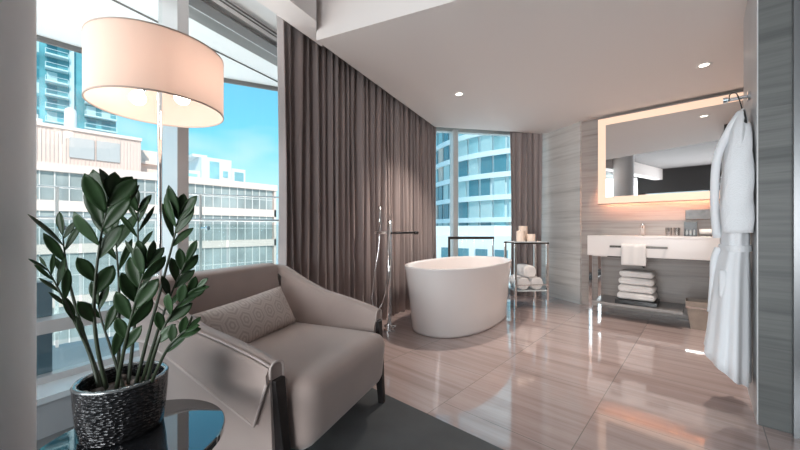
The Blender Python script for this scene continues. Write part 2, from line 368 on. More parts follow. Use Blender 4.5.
bm = BM(); obox(bm, GA(-3.2), GA(3.42), -.097, -.09, 2.762, 2.772); obox(bm, GA(-3.2), GA(3.42), -.097, -.09, 2.735, 2.743); struct('trim_blind_rail', bm, alud_m)
# window B (far end)
wn_ = thing('window_7', '', '', (0, 0, 0)); del wn_['label'], wn_['category']; wn_['kind'] = 'structure'
bm = BM(); obox(bm, B0, B1, 0, .012, .10, 2.47); obj('pane', bm, pane_m, wn_)
bm = BM(); obox(bm, B0, B1, -.06, .05, 0, .10); obox(bm, B0, B1, -.05, .04, 2.47, 2.53); obj('window_frame', bm, P('far_window_aluminium', (.50, .56, .56), .4, metal=.2), wn_)
bm = BM(); obox(bm, B0, B1, -.05, .08, 2.53, 2.82); struct('trim_window_header', bm, white_m)
from mathutils.geometry import intersect_line_line_2d
for tt in (1.08,):
    bm = BM(); obox(bm, GBo(tt, 0), GBo(tt+.075, 0), -.10, .05, .10, 2.49); struct('trim_far_mullion', bm, P('far_mullion', (.62, .65, .65), .4, metal=.2))
bm = BM(); lathe(bm, [(.16, -.1), (.16, 2.82)], (-3.42, 3.44), 24); struct('trim_corner_column', bm, white_m, auto=40)
# round column at the left
bm = BM(); lathe(bm, [(.22, 0), (.22, 2.82)], (-1.48, -.216), 64); struct('wall_column', bm, col_m, auto=40)

# ================================================================== BALCONY
edge = [(-3.6, -3.2), (-4.05, -1.5), (-4.20, -.5), (-4.21, .28), (-4.08, .8), (-3.89, 1.4), (-3.67, 1.93), (-3.40, 2.50)]
inner = [GAo(y, -.17) for y in (2.6, -3.2)]
bm = BM(); prism(bm, edge+inner, -.35, -.02); struct('floor_balcony', bm, deck_m)
bm = BM(); prism(bm, edge+inner, 2.64, 2.95); struct('ceiling_balcony', bm, soff_m)
rs_ = thing('trim_soffit', '', '', (0, 0, 2.627)); del rs_['label'], rs_['category']; rs_['kind'] = 'structure'
bm = BM(); prism(bm, [GAo(-3, -.48), GAo(2.2, -.42), GAo(2.2, -.426), GAo(-3, -.488)], 0, .012); obj('track_slot', bm, alud_m, rs_)
bm = BM()
ee = [Vector(p) for p in edge]
for a, b in zip(ee, ee[1:]): obox(bm, a, b, -.05, -.02, -.03, .012)
obj('track_edge_strip', bm, alud_m, rs_)
bal = thing('balcony_balustrade', 'frameless glass balcony balustrade with two slim steel rails', 'balustrade', (-4.0, .5, -.02))
def loc(bm, v): bmesh.ops.translate(bm, verts=bm.verts[:], vec=-Vector(v)); return bm
bl = (-4.0, .5, -.02)
ein = [p+Vector((.10, .0)) for p in ee]
for z, r in ((1.093, .016), (1.36, .009)):
    bm = BM(); tube(bm, [(p.x, p.y, z) for p in bez([(q.x, q.y, 0) for q in ein], 5)], r, 8); obj('rail', loc(bm, bl), alu_m, bal, smooth=True)
posts = [(-4.12, .13), (-3.89, 1.17), (-3.98, -.95), (-3.50, 2.1)]
for x, y in posts:
    bm = BM(); box(bm, (x-.011, y-.011, -.02), (x+.011, y+.011, 1.36)); o = obj('post', loc(bm, bl), alu_m, bal)
    bm = BM(); tube(bm, [(x+.01, y, 1.01), (x+.09, y+.03, 1.01)], .008, 8); tube(bm, [(x+.09, y+.03, 1.01), (x+.11, y+.04, 1.01)], .022, 12)
    f_ = obj('glass_fitting', loc(bm, bl), chrome, bal, smooth=False)
for a, b in zip(ein[1:], ein[2:]):
    bm = BM(); obox(bm, a+(b-a)*.02, b-(b-a)*.02, -.03, -.018, .05, 1.05); obj('glass_panel', loc(bm, bl), rail_gl, bal)

# ================================================================== EXTERIOR
bm = BM(); box(bm, (-260, -160, -21), (-6, 220, -20)); struct('floor_street', bm, street_m)
def win(bm_parent, name, rect, mat, frame_mat, X, depth=.25, mull=1):
    pass
# long cream office building, face at X=-40
bA = thing('office_building', 'long low cream office building with rows of wide windows and ribbed rooftop storey', 'building', (-40, 4, -20))
bo = Vector((-40, 4, -20)); zf = lambda z: 1+(z-1)*1.6
bm = BM()
y0, y1 = -22, 20.6
rows = [(zf(2.50), zf(4.0)), (zf(.2), zf(1.95)), (zf(-2.6), zf(-.3)), (zf(-5.2), zf(-3.1))]
box(bm, (-52, y0, -20), (-40.45, y1, zf(4.4)))                     # core behind the glazing
lev = [-20+0]+[]
zb = [-20, rows[3][0]]
box(bm, (-40.45, y0, -20), (-40, y1, rows[3][0])); box(bm, (-40.45, y0, rows[3][1]), (-40, y1, rows[2][0]))
box(bm, (-40.45, y0, rows[2][1]), (-40, y1, rows[1][0])); box(bm, (-40.45, y0, rows[1][1]), (-40, y1, rows[0][0]))
box(bm, (-40.45, y0, rows[0][1]), (-39.85, y1+.1, zf(4.45)))
box(bm, (-40.45, y1-.25, rows[3][0]), (-40, y1, zf(4.4)))
obj('wall', loc(bm, bo), facade_m, bA)
pitch = .87; ny = 25
for r_i, (za, zb_) in enumerate(rows):
    for k in range(ny):
        ya = y1-.3-(k+1)*pitch
        bm = BM(); box(bm, (-40.40, ya, za), (-40.22, ya+.80, zb_), 0)
        box(bm, (-40.22, ya-.06, za), (-40.12, ya+.02, zb_), 1); box(bm, (-40.22, ya, za+(zb_-za)*.48), (-40.16, ya+.80, za+(zb_-za)*.48+.07), 1)
        obj('window', loc(bm, bo), [fwin_m, fframe_m], bA)
bm = BM(); box(bm, (-49, y0, zf(4.45)), (-40.3, 6.95, zf(6.45)))
for k in range(120):
    yy = 6.8-k*.24
    box(bm, (-40.3, yy, zf(4.5)), (-40.22, yy+.05, zf(6.3)))
box(bm, (-40.3, y0, zf(6.3)), (-40.1, 7.0, zf(6.47)), 1)
obj('rooftop_storey', loc(bm, bo), [ribs_m, facade_m], bA)
bm = BM(); box(bm, (-49, 6.95, zf(4.45)), (-42, 9.0, zf(6.0))); box(bm, (-42, 7, zf(5.1)), (-41.5, 10.4, zf(5.3))); obj('roof_setback', loc(bm, bo), facade_m, bA)
for ya in (2.0, 3.75):
    bm = BM(); box(bm, (-40.3, ya, zf(4.85)), (-40.15, ya+1.6, zf(5.95))); obj('louvre_panel', loc(bm, bo), P('grey_louvre', (.50, .47, .46), .7), bA)
# tank on the roof
bm = BM(); lathe(bm, [(.30, 9.75), (.42, 9.8), (.42, 11.6), (.36, 11.85), (.15, 12.0)], (-42.5, 2.2), 20); o = obj('rooftop_tank', bm, white_b, auto=40)
tag(o, 'white upright tank standing on the cream building rooftop', 'tank')
tk = thing('rooftop_machinery', 'cluster of pale rooftop machinery beside the upright tank', 'machinery', (-42.5, -1, 9.74))
for x, y, a, h_ in ((0, 0, .5, 1.0), (.2, 1.1, .35, .7), (.1, -1.3, .6, 1.3)):
    bm = BM(); box(bm, (x-a, y-a, 0), (x+a, y+a, h_)); tube(bm, [(x, y, h_), (x, y, h_+.4)], .12); obj('air_unit', bm, white_b, tk)
# teal glass tower
bT = thing('glass_tower', 'tall teal glass tower with stacked pale balconies behind the office building', 'building', (-112, -4, -20)); bo = Vector((-112, -4, -20))
bm = BM(); box(bm, (-140, -47, -20), (-112.4, 14.2, 92)); obj('tower_core', loc(bm, bo), tower_gl, bT)
tpd = P('tower_pane_dark', (.05, .20, .25), .1); tpp = P('tower_pane_pale', (.45, .62, .64), .2)
for k in range(19):
    z = 4+3.1*k
    for c0, c1, dd in ((-6.3, -2.4, .3), (1.6, 5.4, 1.9), (8.2, 14.2, 1.6)):
        bm = BM(); box(bm, (-112.4, c0, z-.2), (-112.4+dd, c1, z+.12))
        if dd > 1:
            box(bm, (-112.4+dd-.1, c0, z+.12), (-112.4+dd, c0+.1, z+1.1)); box(bm, (-112.4+dd-.1, c1-.1, z+.12), (-112.4+dd, c1, z+1.1)); box(bm, (-112.4+dd-.1, c0, z+1.0), (-112.4+dd, c1, z+1.1))
        obj('balcony', loc(bm, bo), tower_w, bT)
    for c0 in (-5.8, -1.0, 1.9, 8.6, 11.4):
        bm = BM(); box(bm, (-112.4, c0, z+.2), (-112.3, c0+1.7, z+2.6)); obj('window', loc(bm, bo), [tpd, tpp][(k*7+int(c0*3)) % 3 == 0], bT)
bm = BM(); box(bm, (-112.4, 5.6, -20), (-111.6, 6.4, 92)); obj('tower_pier', loc(bm, bo), tower_w, bT)
bm = BM(); box(bm, (-112.4, -2.2, -20), (-111.8, -1.4, 92)); obj('tower_pier', loc(bm, bo), tower_w, bT)
# white apartment house behind the roofline
bW = thing('white_apartment_house', 'white stepped apartment house rising behind the cream roofline', 'building', (-70, 24, -20)); bo = Vector((-70, 24, -20))
bm = BM(); box(bm, (-80, 21.2, -20), (-70, 26.6, 14.7)); box(bm, (-80, 26.6, -20), (-70.6, 29.6, 13.3)); box(bm, (-80, 18.8, -20), (-71, 21.2, 12.0)); box(bm, (-80, 20, 14.7), (-71, 22.5, 15.2))
obj('wall', loc(bm, bo), white_b, bW)
for ya, yb, za, zb_ in ((22.6, 24.3, 10.5, 14.0), (27.4, 29.2, 10.6, 12.6), (19.3, 20.8, 9.8, 11.4), (25, 25.9, 11.2, 12.4)):
    bm = BM(); prism_pts = None; box(bm, (-70.95 if ya < 21 else -70.55 if ya > 27 else -69.95, ya, za), (-70.9 if ya < 21 else -70.5 if ya > 27 else -69.9, yb, zb_)); obj('window', loc(bm, bo), rb_gl, bW)
# round glass building seen through the far window
cx, cy, RR = -24.5, 66.0, 20.2
bR = thing('round_glass_building', 'curved glass apartment building with pale floor bands', 'building', (cx, cy, -20))
bm = BM(); lathe(bm, [(RR-.35, 0), (RR-.35, 52)], (0, 0), 96); obj('core', bm, P('round_frame', (.66, .78, .80), .4), bR, auto=30)
for k in range(15):
    z = 20-11.2+3.3*k
    bm = BM(); n = 96
    lathe(bm, [(RR-.3, z), (RR+.25, z), (RR+.25, z+.75), (RR-.3, z+.75)], (0, 0), n, cap=False); obj('floor_band', bm, rb_w, bR, auto=30)
pm = [rb_gl, P('round_pane_pale', (.42, .60, .62), .2), P('round_pane_dark', (.08, .24, .30), .12), P('round_pane_cream', (.60, .52, .47), .5)]
for k in range(2, 9):
    z = 20-11.2+3.3*k+.75
    for j in range(14):
        a0 = rad(206+j*6.2); a1 = a0+rad(4.2+1.2*R.random())
        bm = BM(); pts = []
        P1 = [(math.cos(a)*(RR-.25), math.sin(a)*(RR-.25)) for a in (a0, (a0+a1)/2, a1)]; P2 = [(math.cos(a)*(RR-.12), math.sin(a)*(RR-.12)) for a in (a1, (a0+a1)/2, a0)]
        prism(bm, P1+P2, z, z+2.55); o = obj('window', bm, R.choice([pm[0], pm[1], pm[1], pm[2], pm[2], pm[3]] if R.random() < .5 else [pm[0], pm[1], pm[2]]), bR)
bL = thing('low_white_block', 'low white terraced block at the foot of the curved building', 'building', (-24, 38, -20)); bo = Vector((-24, 38, -20))
bm = BM(); box(bm, (-34, 33, -20), (-14, 42, .2)); box(bm, (-30, 36, .2), (-18, 42, 1.4)); obj('wall', loc(bm, bo), P('pale_block_render', (.85, .90, .90), .8), bL)
for k in range(8):
    bm = BM(); box(bm, (-32.5+k*2.3, 32.9, -3), (-31.1+k*2.3, 33.02, -1.2)); obj('window', loc(bm, bo), pm[2], bL)

# ================================================================== CURTAINS
def curtain(name, a, b, z0, z1, nf, amp, seed, label, extra=None):
    a = Vector(a); b = Vector(b); L = (b-a).length; d = (b-a)/L; n = Vector((d.y, -d.x)); rr = random.Random(seed)
    N = nf*12; o_ = thing(name, label, 'curtain', ((a.x+b.x)/2, (a.y+b.y)/2, z0), 0); lo = o_.location
    wv = [0.0]
    for i in range(nf): wv.append(wv[-1]+.65+.7*rr.random())
    am = [amp*(.6+.6*rr.random()) for _ in range(nf+1)]
    rows_ = []
    for zi in range(9):
        t = zi/8; z = z0+(z1-z0)*t; row = []
        for i in range(N+1):
            s = i/N*nf; k = min(int(s), nf-1); fr = s-k
            pos = (wv[k]+(wv[k+1]-wv[k])*fr)/wv[-1]*L
            A = am[k]*(1-fr)+am[k+1]*fr
            off = A*math.cos(2*PI*fr)*(1-.25*t)+A*.25*math.sin(4*PI*fr+k)+.012*math.sin(3*t+k*1.7)
            p = a+d*(pos+.012*math.sin(k*2.1+t*4))+n*off
            row.append((p.x-lo.x, p.y-lo.y, z-z0))
        rows_.append(row)
    bm = BM(); rings(bm, rows_, False, False)
    o = obj('curtain_cloth', bm, curt_m, o_, smooth=True); m = o.modifiers.new('thickness', 'SOLIDIFY'); m.thickness = .004
    bm = BM(); obox(bm, a-Vector((lo.x, lo.y)), b-Vector((lo.x, lo.y)), -.012, .012, z1-z0, z1-z0+.03); obj('curtain_track', bm, alud_m, o_)
    return o_
offc = lambda p, v: (p[0]+v[0], p[1]+v[1])
nE = Vector((-.97, -.24))
curtain('long_curtain', (-2.36, 1.235), (-2.93, 3.93), .003, 2.74, 29, .055, 3, 'long taupe floor-length pleated curtain across the side window behind the bathtub')
curtain('end_curtain', (-2.155, 4.81), (-1.80, 5.115), .003, 2.74, 6, .038, 5, 'short gathered taupe curtain beside the far window and marble wall')

# ================================================================== FURNITURE
# ---- armchair (local: +x forward, +y towards the camera side is -y after turning; w axis = local -y)
ch = thing('armchair', 'taupe velvet armchair with sloping piped arms and dark wood legs', 'armchair', (-1.571, .865, 0), rad(20))
# local x = f (front), local y = -w
def toph(f):
    T = [(-.47, .775), (-.38, .745), (-.30, .705), (-.20, .660), (-.07, .612), (.10, .580), (.25, .545), (.33, .52)]
    if f <= T[0][0]: return T[0][1]
    for (a, x), (b, y) in zip(T, T[1:]):
        if f <= b: return x+(y-x)*(f-a)/(b-a)
    return T[-1][1]
path = []          # (x, y, nx, ny, thickness, lean)
HW = .43; FB = -.44; RC = .065
for i in range(15): f = .315-(i/14)*(.315-(FB+RC)); path.append((f, HW, 0, 1, .065+.01*i/14, .03))
for i in range(1, 8):
    t = PI/2*i/8; path.append((FB+RC-RC*math.sin(t), HW-RC+RC*math.cos(t), -math.sin(t), math.cos(t), .075+.035*i/8, .03+.04*i/8))
for i in range(0, 9): path.append((FB, (HW-RC)*(1-i/4.), -1, 0, .11, .07))
for i in range(7, 0, -1):
    t = PI/2*i/8; path.append((FB+RC-RC*math.sin(t), -(HW-RC+RC*math.cos(t)), -math.sin(t), -math.cos(t), .075+.035*i/8, .03+.04*i/8))
for i in range(14, -1, -1): f = .315-(i/14)*(.315-(FB+RC)); path.append((f, -HW, 0, -1, .065+.01*i/14, .03))
secs = []
for x, y, nx, ny, th, ln in path:
    tp = toph(x) if abs(ny) > .01 or True else .775
    if ny == 0: tp = .775
    zs = []
    r = []
    def pt(off, z): return (x+nx*off, y+ny*off, z)
    ofs = lambda z: ln*(z-.14)/.63
    zb_ = .14
    for z in (zb_, .25, .36, .45, tp-.05, tp-.02): r.append(pt(ofs(z), min(z, tp-.02+.0)))
    for t in range(1, 6):
        a = PI*t/6; hh = th/2; r.append(pt(ofs(tp)-hh+hh*math.cos(a), tp-.02+.022*math.sin(a)))
    for z in (tp-.02, tp-.06, .44, .36, .25, zb_): r.append(pt(ofs(min(z, tp-.02))-th-(.02 if z < .45 else 0), min(z, tp-.02)))
    secs.append(r)
bm = BM(); rings(bm, secs, True)
obj('back_and_arms', bm, uph_m, ch, auto=60)
# outer wing (flap) over each arm and round the back
def flapz(i, f):
    if f > .25: return .50-(f-.25)*0-(.50-.30)*(1-(f-.25)/.08)
    return min(.30+(.25-f)*.40, .525)
fl_lo = []; fl_r = []
for i, (x, y, nx, ny, th, ln) in enumerate(path):
    tp = toph(x) if ny != 0 else .775
    xs = [x]
    if i in (1,): xs = [.29, .25]
    if i == len(path)-2: xs = [.25, .29]
    for xx in xs:
        if abs(ny) == 1: tp = toph(xx)
        zl = flapz(i, xx) if abs(ny) == 1 else .525
        zl = min(zl, tp-.03)
        def q(off, z): return Vector((xx+nx*(ln*(z-.14)/.63+off), y+ny*(ln*(z-.14)/.63+off), z))
        fl_r.append([q(.016, zl), q(.018, (zl+tp)/2), q(.014, tp-.03), q(.004, tp-.012), q(-.006, tp-.02), q(.002, (zl+tp)/2), q(.002, zl)]); fl_lo.append(q(.016, zl))
bm = BM(); rings(bm, fl_r, True); obj('outer_wing', bm, uph_m, ch, auto=60)
bm = BM(); tube(bm, fl_lo, .0055, 8)
tl_ = [fl_r[0][0], fl_r[0][3]+Vector((.0, 0, .01))]; tr_ = [fl_r[-1][0], fl_r[-1][3]+Vector((0, 0, .01))]
topl = []
for i, (x, y, nx, ny, th, ln) in enumerate(path):
    tp = toph(x) if ny != 0 else .775
    o1 = ln*(tp-.14)/.63; topl.append(Vector((x+nx*(o1-.004), y+ny*(o1-.004), tp-.006)))
tube(bm, topl, .005, 8)
for s_, sec in ((1, secs[0]), (-1, secs[-1])):
    tube(bm, [Vector(p)+Vector((.003, 0, 0)) for p in sec[4:13]], .005, 8)
obj('piping', bm, pipe_m, ch, smooth=True, label='pale cord piping along the wing edges')
# seat
bm = BM(); rbox(bm, (.035, 0, .285), (.77, .70, .29), .07, crown=.012)
for v in bm.verts:
    if v.co.x > .2: v.co.x -= (.43-v.co.z)*.10
obj('seat', bm, uph_m, ch, smooth=True)
for sy in (1, -1):
    bm = BM(); top = [(.275, sy*.385), (.332, sy*.385), (.332, sy*.436), (.275, sy*.436)]; bot = [(.335, sy*.372), (.368, sy*.372), (.368, sy*.405), (.335, sy*.405)]
    if sy < 0: pass
    rings(bm, [[(a, b, 0) for a, b in bot], [(a, b, .465) for a, b in top]]); bev(obj('leg', bm, wood_m, ch), .004)
    bm = BM(); rings(bm, [[(-.44+a, sy*.33+b, 0) for a, b in ((-.015, -.015), (.015, -.015), (.015, .015), (-.015, .015))], [(-.38+a, sy*.33+b, .15) for a, b in ((-.022, -.022), (.022, -.022), (.022, .022), (-.022, .022))]]); bev(obj('leg', bm, wood_m, ch), .003)
# ---- lumbar cushion
bm = BM(); n1, n2 = 26, 14
def pil(u, v, s):
    e_ = (1-abs(u)**3.2)*(1-abs(v)**2.4); return (u*.305*(1-.05*(1-v*v)), v*.120*(1-.04*(1-u*u)), s*(.065*max(e_, 0)**.55))
for s in (1, -1):
    rings(bm, [[pil(-1+2*i/n1, -1+2*j/n2, s) for i in range(n1+1)] for j in range(n2+1)], False, False)
bmesh.ops.remove_doubles(bm, verts=bm.verts[:], dist=.0005)
cu = obj('lumbar_cushion', bm, hex_m, smooth=True)
tag(cu, 'pale beige lumbar cushion with hexagon pattern on the armchair seat', 'cushion')
F = Vector((math.cos(rad(20)), math.sin(rad(20)), 0)); Lx = Vector((-F.y, F.x, 0))
nrm = (F*.88+Vector((0, 0, .47))).normalized(); xx = Lx.copy(); yy = nrm.cross(xx).normalized(); 
M = Matrix((xx, yy, nrm)).transposed().to_4x4() @ Matrix.Rotation(rad(4), 4, 'Z')
cl = Vector((-1.571, .865, 0))+F*(-.205)+Lx*(-.038)+Vector((0, 0, .528)); M.translation = cl; cu.matrix_world = M

# ---- floor lamp
lx, ly = -2.07, .435
fl_ = thing('floor_lamp', 'slim chrome floor lamp with large peach linen drum shade', 'lamp', (lx, ly, 0))
bm = BM(); lathe(bm, [(.14, .003), (.14, .02), (.13, .026), (.02, .03)], n=40); obj('base', bm, chrome, fl_, auto=35)
bm = BM(); tube(bm, [(0, 0, .025), (0, 0, 1.96)], .011, 14); obj('pole', bm, chrome, fl_, smooth=True)
bm = BM(); n = 72
zt, zb2, Rs = 1.905, 1.612, .29
rings(bm, [[(r*math.cos(2*PI*i/n), r*math.sin(2*PI*i/n), z) for i in range(n)] for r, z in ((Rs, zb2), (Rs, (zb2+zt)/2), (Rs, zt), (Rs-.003, zt), (Rs-.003, (zb2+zt)/2), (Rs-.003, zb2), (Rs, zb2))], False)
obj('lamp_shade', bm, shade_m, fl_, auto=40)
bm = BM()
for z in (zb2, zt):
    rings(bm, [[((Rs+dr)*math.cos(2*PI*i/n), (Rs+dr)*math.sin(2*PI*i/n), z+dz) for i in range(n)] for dr, dz in ((.0015, -.003), (.0015, .003), (-.004, .003), (-.004, -.003), (.0015, -.003))], False)
for k in range(3):
    a = 2*PI*k/3+.5; tube(bm, [(0, 0, 1.90), (.285*math.cos(a), .285*math.sin(a), 1.90)], .003, 6)
obj('shade_ring', bm, P('brown_trim', (.55, .43, .37), .6), fl_, smooth=True)
for k, a in enumerate((rad(222), rad(42))):
    x, y = .085*math.cos(a), .085*math.sin(a)
    bm = BM(); tube(bm, [(0, 0, 1.78), (x*.55, y*.55, 1.78)], .008, 8); tube(bm, [(x*.5, y*.5, 1.78), (x*1.25, y*1.25, 1.70)], .018, 12); s_ = obj('lamp_socket', bm, chrome, fl_, smooth=True)
    bm = BM(); bmesh.ops.create_uvsphere(bm, u_segments=20, v_segments=12, radius=.036); bmesh.ops.translate(bm, verts=bm.verts[:], vec=(x*1.35, y*1.35, 1.675)); obj('bulb', bm, bulb_m, fl_, smooth=True)
    l = bpy.data.lights.new('bulb_light', 'POINT'); l.energy = 1.9; l.color = (1, .84, .75); l.shadow_soft_size = .04
    o = bpy.data.objects.new('bulb_light', l); C.objects.link(o); o.parent = fl_; o.location = (x*1.2, y*1.2, 1.745)

# ---- side table
tb = thing('side_table', 'round black glass side table holding the potted plant', 'table', (-1.10, .174, 0))
bm = BM(); lathe(bm, [(.200, .428), (.211, .431), (.212, .447), (.209, .45), (0.001, .45)], n=72); obj('tabletop', bm, black_gl, tb, auto=30)
bm = BM(); tube(bm, [(0, 0, .02), (0, 0, .428)], .022, 16); obj('stem', bm, blackp, tb, smooth=True)
bm = BM(); lathe(bm, [(.15, .003), (.15, .015), (.02, .022)], n=40); obj('foot', bm, blackp, tb, auto=35)

# ---- potted plant
px_, py_ = -1.187, .165
pp = thing('potted_plant', 'glossy dark green plant with arching stems in a hammered black pot', 'potted plant', (px_, py_, .4505))
bm = BM(); Rt = .1035
prof = [(.086, 0), (.092, .004), (.098, .05), (.102, .10), (Rt, .140), (Rt-.002, .143), (Rt-.010, .143), (Rt-.012, .138), (Rt-.014, .105), (.02, .10)]
lathe(bm, prof[:4]+[(Rt, .137)]+prof[4:], n=64); obj('pot', bm, pot_m, pp, auto=50)
bm = BM(); lathe(bm, [(Rt-.002, .139), (Rt+.0012, .1405), (Rt-.002, .1455), (Rt-.009, .1455), (Rt-.012, .1405)], n=64, cap=False); obj('pot_rim', bm, P('pot_rim_glaze', (.35, .37, .38), .15, metal=.8), pp, smooth=True, label='bright polished rim')
bm = BM(); lathe(bm, [(.088, .104), (.05, .112), (.005, .114)], n=32); obj('soil', bm, soil_m, pp, smooth=True)
for k in range(26):
    a = R.random()*2*PI; r = .08*math.sqrt(R.random()); s = .006+.007*R.random()
    bm = BM(); bmesh.ops.create_icosphere(bm, subdivisions=2, radius=s)
    for v in bm.verts: v.co = Vector((v.co.x*1.3, v.co.y, v.co.z*.7))+Vector((r*math.cos(a), r*math.sin(a), .116))
    obj('pebble', bm, peb_m, pp, smooth=True)
FW = Vector((-.674, .739, 0)); RT = Vector((.739, .674, 0)); UP = Vector((0, 0, 1))
def pix(u, v, dd):      # design aid: a world point at depth dd, in pot coordinates
    return FW*dd+RT*((u-400)/333.3*dd)+UP*(1-(v-229)/333.3*dd)-Vector((px_, py_, .4505))
def leaf(bm, base, d, nrm, L, W, curl=.15):
    d = d.normalized(); s = d.cross(nrm).normalized(); nn = s.cross(d).normalized(); K = 9; rows_ = []
    for i in range(K):
        t = i/(K-1); wd = W*.56*(math.sin(PI*min(1, (t**1.25)*.95+.03))**.8) if 0 < i < K-1 else W*.03
        c = base+d*(L*t)+nn*(curl*L*math.sin(t*PI*.6)*t)
        rows_.append([c-s*wd+nn*wd*.30, c-s*wd*.5+nn*wd*.09, c, c+s*wd*.5+nn*wd*.09, c+s*wd+nn*wd*.30])
    rings(bm, rows_, False, False)
# each stem: control points (u, v, depth) from pot to tip, list of (t, side, length px, width px, tilt)
stems = [
 ([(101, 394, .93), (90, 355, .91), (73, 318, .89), (60, 292, .87), (47, 268, .86)], [(.34, 0, 30, 12), (.46, 0, 34, 13), (.60, 1, 24, 7), (.66, -1, 36, 13), (.74, 1, 24, 7), (.80, -1, 33, 10), (.86, 1, 24, 6), (.92, -1, 24, 7), (.97, 1, 20, 6), (1, 0, 14, 5)]),
 ([(104, 392, .95), (84, 335, .95), (70, 285, .94), (65, 256, .94), (63, 236, .94)], [(.55, 1, 26, 9), (.68, 1, 36, 14), (.80, -1, 32, 10), (.86, 1, 42, 12), (1, 0, 26, 12), (.96, -1, 22, 9)]),
 ([(108, 394, .88), (97, 345, .87), (94, 300, .86), (99, 250, .86), (105, 216, .86), (110, 196, .86)], [(.30, 1, 30, 18), (.42, -1, 34, 24), (.47, 1, 30, 20), (.56, -1, 42, 22), (.62, 1, 40, 22), (.70, -1, 44, 20), (.72, 1, 46, 22), (.78, -1, 48, 16), (.82, 1, 44, 24), (.88, -1, 40, 25), (.90, 1, 38, 26), (.95, -1, 34, 24), (.97, 1, 32, 24), (1, 0, 26, 22)]),
 ([(118, 390, 1.0), (119, 340, 1.0), (119, 290, 1.0), (117, 255, 1.0), (115, 235, 1.0)], [(.62, -1, 36, 10), (.70, 1, 30, 10), (.82, -1, 44, 16), (.9, 1, 44, 18), (1, 0, 36, 18)]),
 ([(128, 388, .99), (134, 330, 1.0), (138, 275, 1.0), (138, 234, 1.0), (138, 209, 1.0)], [(.58, 1, 24, 7), (.64, -1, 24, 7), (.72, 1, 30, 8), (.76, -1, 32, 8), (.84, -1, 30, 9), (.86, 1, 32, 9), (.95, -1, 24, 12), (.97, 1, 26, 14), (1, 0, 20, 12)]),
 ([(115, 396, .86), (124, 350, .85), (132, 315, .84), (140, 285, .84), (147, 262, .84)], [(.25, -1, 32, 16), (.32, 1, 26, 16), (.40, -1, 38, 22), (.46, 1, 34, 20), (.54, -1, 40, 24), (.60, 1, 34, 22), (.66, -1, 38, 22), (.72, 1, 34, 20), (.80, -1, 34, 20), (.86, 1, 32, 18), (.92, -1, 28, 16), (.96, 1, 28, 15), (1, 0, 24, 14)]),
 ([(135, 388, .93), (147, 340, .93), (160, 292, .93), (171, 250, .93), (177, 226, .93), (180, 212, .93)], [(.62, -1, 28, 16), (.68, 1, 38, 12), (.72, -1, 34, 18), (.78, 1, 36, 18), (.84, -1, 34, 18), (.87, 1, 38, 16), (.92, -1, 26, 16), (.95, 1, 24, 16), (1, 0, 20, 14)]),
 ([(141, 386, .90), (152, 350, .90), (163, 315, .90), (175, 285, .90), (186, 262, .90)], [(.55, -1, 26, 14), (.64, 1, 26, 12), (.72, -1, 26, 16), (.78, 1, 26, 16), (.86, -1, 26, 16), (.9, 1, 24, 14), (1, 0, 26, 12)]),
 ([(146, 388, .87), (154, 355, .86), (165, 325, .86), (180, 303, .86), (196, 289, .86)], [(.34, -1, 26, 16), (.44, 1, 22, 14), (.52, -1, 30, 18), (.60, 1, 26, 17), (.68, -1, 28, 18), (.75, 1, 24, 16), (.83, -1, 24, 16), (.88, 1, 22, 14), (.95, -1, 18, 11), (1, 0, 18, 9)]),
 ([(150, 388, .85), (158, 366, .84), (168, 348, .84), (180, 335, .84), (188, 328, .84)], [(.45, -1, 28, 16), (.58, 1, 20, 14), (.68, -1, 24, 16), (.76, 1, 20, 13), (.86, -1, 18, 12), (.93, 1, 18, 10), (1, 0, 18, 9)]),
 ([(124, 392, .96), (112, 350, .97), (103, 325, .97), (98, 305, .97)], [(.4, -1, 30, 15), (.6, -1, 30, 14), (.75, 1, 26, 12), (.9, -1, 28, 13), (1, 0, 26, 12)]),
]
for si, (cp, lvs) in enumerate(stems):
    pts = [pix(*c) for c in cp]; pts[0].z = .104
    pts[0] = pix(cp[0][0], cp[0][1], .4455*333.3/(cp[0][1]-229)); h2 = math.hypot(pts[0].x, pts[0].y)
    if h2 > .066: pts[0].x *= .066/h2; pts[0].y *= .066/h2
    if math.hypot(pts[1].x, pts[1].y) > .085 and pts[1].z < .21: pts[1] = pts[1].lerp(pts[0], .35)
    sm = bez(pts, 8); n = len(sm)
    rr0 = [.0052*(1-.76*i/(n-1)) for i in range(n)]
    bm = BM(); tube(bm, sm, rr0, 8); st = obj('stem', bm, stem_m, pp, smooth=True)
    bm = BM()
    for (t, sd_, Lp, Wp) in lvs:
        i = min(int(t*(n-1)), n-2); p = sm[i].lerp(sm[i+1], t*(n-1)-i); d = (sm[i+1]-sm[i]).normalized()
        dep = cp[-1][2]; L = Lp/333.3*dep*.95; W = Wp/333.3*dep*.56
        view = (p+Vector((px_, py_, .4505))-Vector((0, 0, 1))).normalized()
        side = d.cross(view).normalized()
        if sd_ == 0: ld = d
        else: ld = d*(.80+.2*R.random())+side*sd_*(.38+.25*R.random())+view*(R.random()-.5)*.5+UP*.18
        nr = (-view+Vector((R.random()-.5, R.random()-.5, R.random()-.2))*1.5).normalized()
        leaf(bm, p, ld, nr, L, W, -.12+.25*R.random())
    lo_ = obj('leaves', bm, leaf_m, st, smooth=True); m = lo_.modifiers.new('thickness', 'SOLIDIFY'); m.thickness = .0012

